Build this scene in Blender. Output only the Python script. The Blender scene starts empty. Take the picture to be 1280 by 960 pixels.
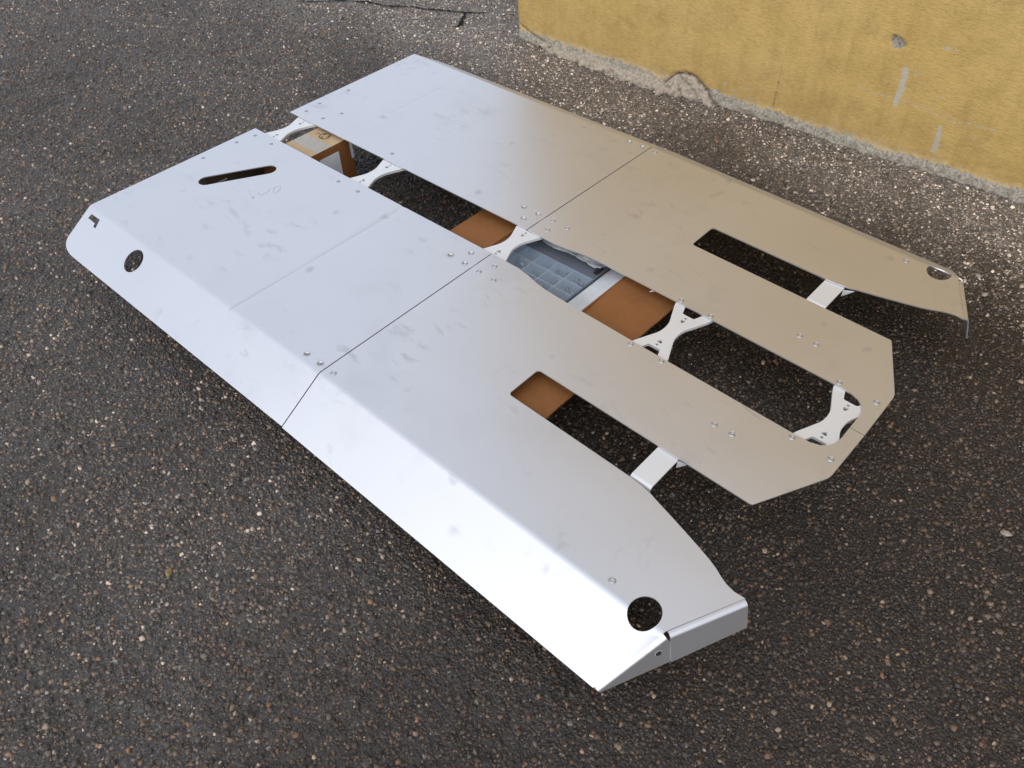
import bpy, bmesh, math, random
import numpy as np
from mathutils import Vector, Matrix, noise as mnoise

random.seed(7)
rng = np.random.default_rng(11)
scene = bpy.context.scene
col = scene.collection

# ------------------------------------------------------------------ camera, sky, sun, exposure
H = 0.20                                   # height of the rear plates above the asphalt
cam_data = bpy.data.cameras.new("camera")
cam_data.sensor_width = 36.0
cam_data.lens = 28.726
cam_data.clip_start = 0.05
cam_data.clip_end = 2000.0
cam = bpy.data.objects.new("camera", cam_data)
col.objects.link(cam)
Rw = np.array([[0.73871397, 0.67311574, -0.03488379],
               [0.46303613, -0.54440916, -0.69943993],
               [-0.48979508, 0.50053359, -0.71383955]])
M = Matrix(((Rw[0][0], -Rw[1][0], -Rw[2][0], 2.32882713),
            (Rw[0][1], -Rw[1][1], -Rw[2][1], -1.30476241),
            (Rw[0][2], -Rw[1][2], -Rw[2][2], 1.29993488 + H),
            (0, 0, 0, 1)))
cam.matrix_world = M
scene.camera = cam

SUN_DIR = Vector((0.28, -0.80, 0.0)).normalized()
SUN_EL = math.radians(37)
sun_vec = Vector((SUN_DIR.x * math.cos(SUN_EL), SUN_DIR.y * math.cos(SUN_EL), math.sin(SUN_EL)))

world = bpy.data.worlds.new("World")
scene.world = world
world.use_nodes = True
wn = world.node_tree
wn.nodes.clear()
sky = wn.nodes.new("ShaderNodeTexSky")
sky.sky_type = 'NISHITA'
sky.sun_disc = False
sky.sun_elevation = SUN_EL
sky.sun_rotation = math.atan2(SUN_DIR.x, SUN_DIR.y)
sky.air_density = 1.0
sky.dust_density = 2.0
sky.ozone_density = 1.5
hsv = wn.nodes.new("ShaderNodeHueSaturation")       # thin high cloud takes most of the blue out
hsv.inputs['Saturation'].default_value = 0.8
bg = wn.nodes.new("ShaderNodeBackground")
bg.inputs['Strength'].default_value = 0.15
wo = wn.nodes.new("ShaderNodeOutputWorld")
wn.links.new(sky.outputs[0], hsv.inputs['Color'])
veil = wn.nodes.new("ShaderNodeMix")                 # even veil of high cloud over the whole sky
veil.data_type = 'RGBA'
veil.inputs[0].default_value = 0.80
veil.inputs[7].default_value = (3.6, 3.95, 4.6, 1)
wn.links.new(hsv.outputs[0], veil.inputs[6])
wn.links.new(veil.outputs[2], bg.inputs['Color'])
wn.links.new(bg.outputs[0], wo.inputs['Surface'])

sun_data = bpy.data.lights.new("sun", 'SUN')
sun_data.energy = 0.88
sun_data.angle = math.radians(100)
sun_data.color = (1.0, 0.955, 0.89)
sun = bpy.data.objects.new("sun", sun_data)
col.objects.link(sun)
sun.rotation_euler = (-sun_vec).to_track_quat('-Z', 'Y').to_euler()

scene.view_settings.view_transform = 'Standard'
scene.view_settings.look = 'None'
scene.view_settings.gamma = 1.0
scene.view_settings.exposure = 0.68

# ------------------------------------------------------------------ small helpers
def link_mesh(name, me, parent=None, mats=()):
    ob = bpy.data.objects.new(name, me)
    col.objects.link(ob)
    for m in mats:
        if m.name not in [x.name for x in me.materials if x]:
            me.materials.append(m)
    if parent is not None:
        ob.parent = parent
    return ob

def empty(name, loc=(0, 0, 0)):
    o = bpy.data.objects.new(name, None)
    o.empty_display_size = 0.1
    o.location = loc
    col.objects.link(o)
    return o

def tag(o, label=None, cat=None, group=None, kind=None):
    if label: o["label"] = label
    if cat: o["category"] = cat
    if group: o["group"] = group
    if kind: o["kind"] = kind
    return o

def pydata(name, verts, faces, smooth=False):
    me = bpy.data.meshes.new(name)
    me.from_pydata([tuple(v) for v in verts], [], faces)
    me.update()
    if smooth:
        me.polygons.foreach_set('use_smooth', [True] * len(me.polygons))
    return me

class Nodes:
    """small wrapper to write node trees briefly"""
    def __init__(self, name):
        self.m = bpy.data.materials.new(name)
        self.m.use_nodes = True
        self.t = self.m.node_tree
        self.t.nodes.clear()
        self.out = self.t.nodes.new("ShaderNodeOutputMaterial")
    def n(self, typ, **kw):
        nd = self.t.nodes.new("ShaderNode" + typ)
        for k, v in kw.items():
            setattr(nd, k, v)
        return nd
    def l(self, a, b):
        self.t.links.new(a, b)
    def val(self, sock, v):
        if hasattr(v, 'is_output'):
            self.l(v, sock)
        else:
            sock.default_value = v
    def math(self, op, a, b=None, c=None, clamp=False):
        nd = self.n("Math", operation=op, use_clamp=clamp)
        self.val(nd.inputs[0], a)
        if b is not None: self.val(nd.inputs[1], b)
        if c is not None: self.val(nd.inputs[2], c)
        return nd.outputs[0]
    def mix(self, fac, a, b, blend='MIX'):
        nd = self.n("Mix", data_type='RGBA', blend_type=blend)
        self.val(nd.inputs[0], fac)
        for s, v in ((nd.inputs[6], a), (nd.inputs[7], b)):
            if isinstance(v, tuple) and len(v) == 3: v = v + (1,)
            self.val(s, v)
        return nd.outputs[2]
    def ramp(self, fac, stops, interp='LINEAR'):
        nd = self.n("ValToRGB")
        nd.color_ramp.interpolation = interp
        el = nd.color_ramp.elements
        while len(el) < len(stops): el.new(0.5)
        for e, (p, c) in zip(el, stops):
            e.position = p
            if not isinstance(c, (tuple, list)): c = (c, c, c)
            e.color = tuple(c) + ((1,) if len(c) == 3 else ())
        self.val(nd.inputs[0], fac)
        return nd.outputs[0]
    def noise(self, vec, scale, detail=3, rough=0.5, dist=0.0, out=0):
        nd = self.n("TexNoise")
        self.l(vec, nd.inputs['Vector'])
        nd.inputs['Scale'].default_value = scale
        nd.inputs['Detail'].default_value = detail
        nd.inputs['Roughness'].default_value = rough
        nd.inputs['Distortion'].default_value = dist
        return nd.outputs[out]
    def mapping(self, vec, scale=(1, 1, 1), rot=(0, 0, 0), loc=(0, 0, 0)):
        nd = self.n("Mapping")
        self.l(vec, nd.inputs[0])
        nd.inputs['Scale'].default_value = scale
        nd.inputs['Rotation'].default_value = rot
        nd.inputs['Location'].default_value = loc
        return nd.outputs[0]
    def bump(self, height, strength=0.3, dist=0.01, normal=None):
        nd = self.n("Bump")
        nd.inputs['Strength'].default_value = strength
        nd.inputs['Distance'].default_value = dist
        self.l(height, nd.inputs['Height'])
        if normal is not None: self.l(normal, nd.inputs['Normal'])
        return nd.outputs[0]
    def bsdf(self, **kw):
        nd = self.n("BsdfPrincipled")
        for k, v in kw.items():
            k = k.replace('_', ' ')
            if isinstance(v, tuple) and len(v) == 3: v = v + (1,)
            self.val(nd.inputs[k], v)
        self.l(nd.outputs[0], self.out.inputs['Surface'])
        return nd
    def obj(self):
        return self.n("TexCoord").outputs['Object']

# ------------------------------------------------------------------ materials
def mat_metal(name, dirt=1.0, rough=0.40, base=(0.71, 0.705, 0.715), streaks=False, metal=0.86, crease_line=False):
    k = Nodes(name)
    co = k.obj()
    big = k.noise(co, 2.3, 3, 0.55)
    # handling marks: short smears gathered in patches
    warp = k.mix(0.05, co, k.noise(co, 9.0, 2, 0.5, out=1))
    sx = k.n("SeparateXYZ"); k.l(co, sx.inputs[0])
    def band(c, w):                          # handled most beside the seams
        return k.math('SUBTRACT', 1.0, k.math('DIVIDE', k.math('ABSOLUTE', k.math('SUBTRACT', sx.outputs[0], c)), w), clamp=True)
    seam = k.math('MAXIMUM', band(1.20, 0.20), k.math('MULTIPLY', band(0.86, 0.15), 0.7))
    sm = k.noise(k.mapping(warp, scale=(15, 40, 20), rot=(0, 0, 0.55)), 1.0, 3, 0.55, 0.2)
    sm2 = k.noise(k.mapping(warp, scale=(38, 17, 30), rot=(0, 0, -0.35), loc=(3, 1, 0)), 1.0, 3, 0.55, 0.2)
    patch = k.math('ADD', k.noise(k.mapping(co, loc=(1.3, 4.1, 0.2)), 4.2, 3, 0.5), k.math('MULTIPLY', seam, 0.10))
    patch2 = k.noise(k.mapping(co, loc=(7.3, 2.1, 1.2)), 3.1, 3, 0.5)
    a = k.math('MULTIPLY', k.ramp(sm, [(0.57, 0), (0.78, 1)]), k.ramp(patch, [(0.52, 0), (0.66, 1)]))
    b = k.math('MULTIPLY', k.ramp(sm2, [(0.60, 0), (0.82, 1)]), k.ramp(patch2, [(0.54, 0), (0.70, 1)]))
    haze = k.math('MULTIPLY', k.ramp(k.noise(warp, 7.5, 4, 0.6), [(0.50, 0), (0.75, 1)]), k.ramp(patch, [(0.45, 0), (0.65, 0.16 * dirt)]))
    smear = k.math('ADD', k.math('MULTIPLY', k.math('MAXIMUM', a, b), 0.50 * dirt), haze)
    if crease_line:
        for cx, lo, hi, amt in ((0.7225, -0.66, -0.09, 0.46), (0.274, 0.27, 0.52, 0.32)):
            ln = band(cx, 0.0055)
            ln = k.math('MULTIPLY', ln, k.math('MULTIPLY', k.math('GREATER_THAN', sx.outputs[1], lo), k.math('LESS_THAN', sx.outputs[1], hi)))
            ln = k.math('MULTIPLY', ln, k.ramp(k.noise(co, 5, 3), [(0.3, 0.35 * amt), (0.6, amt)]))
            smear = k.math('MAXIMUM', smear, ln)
    # round greasy spots
    vor = k.n("TexVoronoi"); k.l(warp, vor.inputs['Vector']); vor.inputs['Scale'].default_value = 11
    spot = k.math('MULTIPLY', k.ramp(vor.outputs['Distance'], [(0.06, 1), (0.17, 0)]),
                  k.ramp(k.noise(co, 13, 2), [(0.50, 0), (0.66, 0.42 * dirt)]))
    grime = k.math('MAXIMUM', smear, spot)
    cloud = k.ramp(big, [(0.3, 0.965), (0.7, 1.0)])
    c = k.mix(1.0, base, cloud, 'MULTIPLY')
    c = k.mix(grime, c, (0.36, 0.36, 0.37))
    fine = k.noise(k.mapping(co, scale=(40, 900, 300)), 1.0, 2, 0.5)
    r = k.math('ADD', rough, k.math('MULTIPLY', k.math('SUBTRACT', big, 0.5), 0.10))
    r = k.math('ADD', r, k.math('MULTIPLY', grime, 0.10))
    r = k.math('ADD', r, k.math('MULTIPLY', k.math('SUBTRACT', fine, 0.5), 0.05))
    nrm = k.bump(k.noise(co, 3.4, 2, 0.4), 0.18, 0.012)
    if streaks:
        w = k.n("TexWave"); w.wave_type = 'BANDS'; w.bands_direction = 'Y'
        k.l(k.mapping(co, rot=(0, 0, 1.02)), w.inputs['Vector'])
        w.inputs['Scale'].default_value = 26; w.inputs['Distortion'].default_value = 0.6
        w.inputs['Detail'].default_value = 1; w.inputs['Detail Scale'].default_value = 1.5
        h = k.math('MULTIPLY', w.outputs['Fac'], k.ramp(k.noise(co, 3.0, 2), [(0.42, 0), (0.6, 1)]))
        nrm = k.bump(h, 0.025, 0.0012, nrm)
    k.bsdf(Base_Color=c, Metallic=metal, Roughness=r, Normal=nrm)
    return k.m

M_PANEL = mat_metal("sheet_aluminium", crease_line=True)
M_PANEL_FRONT = mat_metal("sheet_aluminium_rolled", streaks=True)
M_BRACKET = mat_metal("bracket_aluminium", dirt=0.25, rough=0.42, base=(0.74, 0.74, 0.74), metal=0.35)
M_BOLT = mat_metal("bolt_steel", dirt=0.0, rough=0.36, base=(0.54, 0.54, 0.54), metal=0.9)
M_STUD = mat_metal("dull_rivet", dirt=0.0, rough=0.42, base=(0.36, 0.365, 0.37), metal=0.8)

def mat_ground():
    k = Nodes("asphalt")
    co = k.obj()
    sep = k.n("SeparateXYZ"); k.l(co, sep.inputs[0])
    X, Y = sep.outputs[0], sep.outputs[1]
    wob = k.noise(co, 2.2, 4, 0.6)
    yw = k.math('ADD', Y, k.math('MULTIPLY', k.math('SUBTRACT', wob, 0.5), 0.5))
    worn = k.ramp(k.math('SUBTRACT', yw, 0.35), [(0.42, 0), (0.78, 1)])
    v1 = k.n("TexVoronoi"); k.l(co, v1.inputs['Vector']); v1.inputs['Scale'].default_value = 135
    v2 = k.n("TexVoronoi"); k.l(co, v2.inputs['Vector']); v2.inputs['Scale'].default_value = 310
    s1 = k.n("SeparateColor"); k.l(v1.outputs['Color'], s1.inputs[0])
    s2 = k.n("SeparateColor"); k.l(v2.outputs['Color'], s2.inputs[0])
    dark = [(0.0, (0.034, 0.030, 0.028)), (0.4, (0.056, 0.050, 0.046)), (0.70, (0.088, 0.077, 0.068)),
            (0.88, (0.11, 0.082, 0.055)), (0.955, (0.16, 0.14, 0.12)), (0.985, (0.36, 0.33, 0.30))]
    light = [(0.0, (0.085, 0.072, 0.060)), (0.40, (0.13, 0.115, 0.10)), (0.70, (0.20, 0.18, 0.155)),
             (0.86, (0.32, 0.29, 0.26)), (0.95, (0.5, 0.47, 0.43))]
    c1 = k.mix(worn, k.ramp(s1.outputs[0], dark, 'CONSTANT'), k.ramp(s1.outputs[0], light, 'CONSTANT'))
    c2 = k.mix(worn, k.ramp(s2.outputs[1], dark, 'CONSTANT'), k.ramp(s2.outputs[1], light, 'CONSTANT'))
    c = k.mix(k.ramp(k.noise(co, 90, 2), [(0.42, 0), (0.58, 1)]), c1, c2)
    tint = k.ramp(k.noise(co, 1.1, 6, 0.65), [(0.30, (0.66, 0.61, 0.56)), (0.5, (1, 0.98, 0.96)), (0.70, (1.30, 1.27, 1.25))])
    c = k.mix(1.0, c, tint, 'MULTIPLY')
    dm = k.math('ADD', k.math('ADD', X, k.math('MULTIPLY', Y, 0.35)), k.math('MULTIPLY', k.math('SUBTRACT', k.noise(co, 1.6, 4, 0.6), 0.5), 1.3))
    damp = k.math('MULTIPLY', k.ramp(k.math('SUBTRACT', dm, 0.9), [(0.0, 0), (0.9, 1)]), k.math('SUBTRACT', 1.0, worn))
    c = k.mix(damp, c, (0.44, 0.38, 0.33), 'MULTIPLY')  # weaker sky light towards the front right, painted into the asphalt colour
    att = k.n("Attribute", attribute_name="crack")
    c = k.mix(att.outputs['Fac'], c, (0.012, 0.011, 0.010))
    hgt = k.math('ADD', k.math('MULTIPLY', v1.outputs['Distance'], -0.7), k.math('MULTIPLY', k.noise(co, 420, 3, 0.6), 0.5))
    k.bsdf(Base_Color=c, Roughness=0.5, Specular_IOR_Level=0.5, Normal=k.bump(hgt, 0.8, 0.006))
    return k.m
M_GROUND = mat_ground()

def mat_stones():
    k = Nodes("aggregate")
    co = k.obj()
    att = k.n("Attribute", attribute_name="col")
    n = k.noise(co, 700, 2, 0.6)
    c = k.mix(1.0, att.outputs['Color'], k.ramp(n, [(0.3, 0.72), (0.7, 1.22)]), 'MULTIPLY')
    tint = k.ramp(k.noise(co, 1.1, 6, 0.65), [(0.30, (0.66, 0.61, 0.56)), (0.5, (1, 0.98, 0.96)), (0.70, (1.30, 1.27, 1.25))])
    c = k.mix(1.0, c, tint, 'MULTIPLY')
    k.bsdf(Base_Color=c, Roughness=0.50, Specular_IOR_Level=0.55, Normal=k.bump(n, 0.35, 0.002))
    return k.m
M_STONES = mat_stones()

def mat_wall():
    k = Nodes("ochre_render")
    co = k.obj()
    fine = k.noise(co, 160, 4, 0.65)
    med = k.noise(co, 14, 5, 0.6)
    big = k.noise(co, 1.9, 4, 0.55)
    streak = k.noise(k.mapping(co, scale=(30, 30, 2.2)), 1.0, 4, 0.6)
    blot = k.noise(k.mapping(co, scale=(16, 16, 9)), 1.0, 5, 0.7, 0.3)
    c = k.ramp(big, [(0.3, (0.515, 0.345, 0.115)), (0.5, (0.545, 0.37, 0.130)), (0.7, (0.56, 0.385, 0.145))])
    c = k.mix(1.0, c, k.ramp(med, [(0.3, (0.86, 0.845, 0.82)), (0.55, (1, 1, 1)), (0.72, (1.05, 1.05, 1.07))]), 'MULTIPLY')
    c = k.mix(1.0, c, k.ramp(streak, [(0.26, (0.90, 0.885, 0.86)), (0.5, (1, 1, 1))]), 'MULTIPLY')
    c = k.mix(k.ramp(blot, [(0.58, 0), (0.74, 0.30)]), c, (0.24, 0.16, 0.065))
    trowel = k.noise(k.mapping(co, scale=(55, 55, 240)), 1.0, 4, 0.65, 0.5)
    c = k.mix(1.0, c, k.ramp(trowel, [(0.3, (0.84, 0.83, 0.80)), (0.5, (1, 1, 1)), (0.72, (1.1, 1.1, 1.12))]), 'MULTIPLY')
    speck = k.noise(co, 210, 2, 0.5)
    c = k.mix(k.ramp(speck, [(0.67, 0), (0.74, 0.5)]), c, (0.13, 0.09, 0.045))
    c = k.mix(k.ramp(speck, [(0.24, 0.35), (0.31, 0)]), c, (0.60, 0.50, 0.33))
    edge = k.math('MULTIPLY', k.math('SUBTRACT', k.noise(co, 70, 5, 0.75), 0.5), 1.5)
    def mask(nm, lo=0.42, hi=0.58):
        a = k.n("Attribute", attribute_name=nm)
        return k.ramp(k.math('ADD', a.outputs['Fac'], k.math('MULTIPLY', edge, k.math('GREATER_THAN', a.outputs['Fac'], 0.02))), [(lo, 0), (hi, 1)])
    cem = k.ramp(k.noise(co, 120, 4, 0.7), [(0.27, (0.10, 0.088, 0.068)), (0.42, (0.26, 0.23, 0.18)), (0.58, (0.40, 0.365, 0.295)), (0.8, (0.58, 0.545, 0.46))])
    mor = k.ramp(k.noise(co, 90, 4, 0.7), [(0.25, (0.14, 0.115, 0.085)), (0.42, (0.34, 0.285, 0.22)), (0.6, (0.46, 0.395, 0.31)), (0.8, (0.58, 0.52, 0.43))])
    c = k.mix(mask('dust', 0.3, 0.9), c, (0.46, 0.40, 0.30))
    c = k.mix(mask('cement'), c, cem)
    c = k.mix(mask('mortar'), c, mor)
    c = k.mix(k.math('MULTIPLY', mask('chip', 0.40, 0.70), 0.85), c, (0.45, 0.435, 0.36))
    c = k.mix(mask('crack', 0.45, 0.95), c, (0.10, 0.075, 0.05))
    hgt = k.math('ADD', k.math('ADD', k.math('MULTIPLY', fine, 0.8), k.math('MULTIPLY', med, 1.4)), k.math('MULTIPLY', trowel, 0.9))
    k.bsdf(Base_Color=c, Roughness=0.88, Specular_IOR_Level=0.25, Normal=k.bump(hgt, 0.5, 0.005))
    return k.m
M_WALL = mat_wall()

def mat_card(name, base=(0.245, 0.100, 0.031)):
    k = Nodes(name)
    co = k.obj()
    fib = k.noise(k.mapping(co, scale=(150, 60, 150)), 1.0, 5, 0.65)
    flute = k.n("TexWave"); flute.bands_direction = 'X'
    k.l(co, flute.inputs['Vector']); flute.inputs['Scale'].default_value = 48; flute.inputs['Distortion'].default_value = 0.4
    c = k.mix(1.0, base, k.ramp(fib, [(0.3, (0.92, 0.91, 0.90)), (0.7, (1.06, 1.06, 1.06))]), 'MULTIPLY')
    c = k.mix(k.math('MULTIPLY', flute.outputs['Fac'], 0.05), c, (0.2, 0.12, 0.06))
    c = k.mix(1.0, c, k.ramp(k.noise(co, 7, 3), [(0.3, (0.88, 0.87, 0.85)), (0.7, (1.06, 1.06, 1.06))]), 'MULTIPLY')
    k.bsdf(Base_Color=c, Roughness=0.75, Specular_IOR_Level=0.25, Normal=k.bump(flute.outputs['Fac'], 0.05, 0.0015))
    return k.m
M_CARD = mat_card("cardboard")
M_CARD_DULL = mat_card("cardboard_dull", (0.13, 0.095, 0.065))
M_CARD_LIT = mat_card("cardboard_lit", (0.50, 0.36, 0.21))  # lighter copy of the cardboard, daylight on the box top painted in

def mat_plain(name, colr, rough=0.6, spec=0.4, var=0.15, scale=40, metallic=0.0):
    k = Nodes(name)
    co = k.obj()
    n = k.noise(co, scale, 4, 0.6)
    c = k.mix(1.0, colr, k.ramp(n, [(0.3, 1 - var), (0.7, 1 + var)]), 'MULTIPLY')
    k.bsdf(Base_Color=c, Roughness=rough, Specular_IOR_Level=spec, Metallic=metallic, Normal=k.bump(n, 0.2, 0.002))
    return k.m
M_PAPER = mat_plain("white_paper", (0.72, 0.73, 0.74), 0.6, 0.3, 0.06)
M_LINER = mat_plain("grey_white_liner", (0.52, 0.53, 0.54), 0.6, 0.3, 0.18, 14)
M_INK = mat_plain("black_ink", (0.03, 0.028, 0.026), 0.7, 0.2)
M_PEBBLE = mat_plain("pale_pebble", (0.30, 0.26, 0.22), 0.75, 0.3, 0.3, 90)
M_DIRT = mat_plain("ochre_dirt", (0.20, 0.15, 0.07), 0.9, 0.2, 0.4, 90)
M_CONTENT = mat_plain("small_hardware", (0.30, 0.38, 0.40), 0.35, 0.5, 0.4, 60, 0.5)
M_FOIL = mat_plain("crumpled_bag", (0.55, 0.56, 0.58), 0.22, 0.6, 0.3, 30)
M_RUBBLE = mat_plain("broken_mortar", (0.40, 0.35, 0.275), 0.9, 0.2, 0.35, 60)

def mat_clear(name, tint=(0.62, 0.68, 0.74), body=0.32, rough=0.12):
    k = Nodes(name)
    tr = k.n("BsdfTransparent"); tr.inputs['Color'].default_value = (0.86, 0.90, 0.93, 1)
    pr = k.n("BsdfPrincipled")
    pr.inputs['Base Color'].default_value = tint + (1,)
    pr.inputs['Roughness'].default_value = rough
    lw = k.n("LayerWeight"); lw.inputs[0].default_value = 0.5
    f = k.math('ADD', k.math('MULTIPLY', k.math('POWER', lw.outputs['Facing'], 3.0), 0.5), body, clamp=True)
    mx = k.n("MixShader")
    k.l(f, mx.inputs[0]); k.l(tr.outputs[0], mx.inputs[1]); k.l(pr.outputs[0], mx.inputs[2])
    k.l(mx.outputs[0], k.out.inputs['Surface'])
    return k.m
M_CLEAR = mat_clear("clear_plastic", (0.44, 0.46, 0.52), 0.15)
M_FROST = mat_clear("frosted_plastic", (0.30, 0.34, 0.38), 0.45, 0.3)

# ------------------------------------------------------------------ ground sheet
def lines(core0, core1, step, ends):
    a = list(np.arange(core0, core1 + 1e-6, step))
    lo = [core0 - d for d in ends][::-1]
    hi = [core1 + d for d in ends]
    return np.array(lo + a + hi)

def fbm(x, y, s, seed=0.0):
    return mnoise.fractal(Vector((x * s + seed, y * s - seed, seed * 0.37)), 1.0, 2.0, 3)

CRACK = [np.array(c) for c in (
    [(-1.25, 0.98), (-1.10, 1.12), (-0.955, 1.205), (-0.863, 1.214), (-0.79, 1.262), (-0.725, 1.294), (-0.66, 1.31), (-0.59, 1.348), (-0.53, 1.372), (-0.465, 1.408), (-0.40, 1.46)],
    [(-0.49, 1.395), (-0.455, 1.345), (-0.43, 1.30), (-0.406, 1.27), (-0.41, 1.25)])]
def polydist(px, py, poly):
    best = np.full(px.shape, 9.0)
    for a, b in zip(poly[:-1], poly[1:]):
        d = b - a
        t = np.clip(((px - a[0]) * d[0] + (py - a[1]) * d[1]) / (d @ d), 0, 1)
        best = np.minimum(best, np.hypot(px - a[0] - t * d[0], py - a[1] - t * d[1]))
    return best

def ground_z(x, y):
    """gentle unevenness; the surface sinks a little along the foot of the wall"""
    x = np.asarray(x, float); y = np.asarray(y, float)
    z = 0.004 * np.sin(x * 2.1 + 0.7) * np.cos(y * 1.7 + 0.3) + 0.003 * np.sin(x * 4.3 - y * 3.1)
    near = np.clip((y - 0.95) / 0.35, 0, 1)
    dip = np.exp(-((x - 0.45) / 0.42) ** 2) * 0.018 + np.exp(-((x - 1.45) / 0.25) ** 2) * 0.008
    return z - near * dip

ends = [0.15, 0.4, 0.9, 2, 4, 8, 16, 35, 80, 200, 500]
gx = lines(-4.2, 4.2, 0.035, ends); gy = lines(-3.2, 3.2, 0.035, ends)
GX, GY = np.meshgrid(gx, gy)
GZ = ground_z(GX, GY)
core = (np.abs(GX) < 4.3) & (np.abs(GY) < 3.3)
GZ = np.where(core, GZ, 0.0)
gv = np.stack([GX.ravel(), GY.ravel(), GZ.ravel()], 1)
nx, ny = len(gx), len(gy)
ii = (np.arange(ny - 1)[:, None] * nx + np.arange(nx - 1)[None, :]).ravel()
gf = np.stack([ii, ii + 1, ii + nx + 1, ii + nx], 1)
me = bpy.data.meshes.new("ground")
me.from_pydata(gv.tolist(), [], gf.tolist())
me.polygons.foreach_set('use_smooth', np.ones(len(gf), bool))
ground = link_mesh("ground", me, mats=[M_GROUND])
tag(ground, "dark asphalt yard with coarse brown and white aggregate, paler and worn along the wall", kind="structure")

# tar-dark cracks, as narrow sunken strips laid in the surface
def ribbon(poly, w, name):
    pts = []
    for a, b in zip(poly[:-1], poly[1:]):
        for t in np.linspace(0, 1, 7)[:-1]:
            pts.append(a + (b - a) * t)
    pts.append(poly[-1])
    pts = np.array(pts) + rng.normal(0, 0.004, (len(pts), 2))
    v, f = [], []
    for i, p in enumerate(pts):
        d = pts[min(i + 1, len(pts) - 1)] - pts[max(i - 1, 0)]
        n = np.array([-d[1], d[0]]); n /= np.linalg.norm(n) + 1e-9
        ww = w * (0.35 + rng.random()) * min(1, i * 0.3 + 0.1, (len(pts) - 1 - i) * 0.3 + 0.1)
        for s in (-1, 1):
            q = p + n * ww * s
            v.append((q[0], q[1], float(ground_z(q[0], q[1])) + 0.004))
        if i: f.append((2 * i - 2, 2 * i - 1, 2 * i + 1, 2 * i))
    return pydata(name, v, f)
for cr, w in zip(CRACK, (0.006, 0.009)):
    o = link_mesh("crack", ribbon(cr, w, "crack"), ground, [mat_plain("crack_dirt", (0.014, 0.012, 0.011), 0.9, 0.1)])

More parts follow.
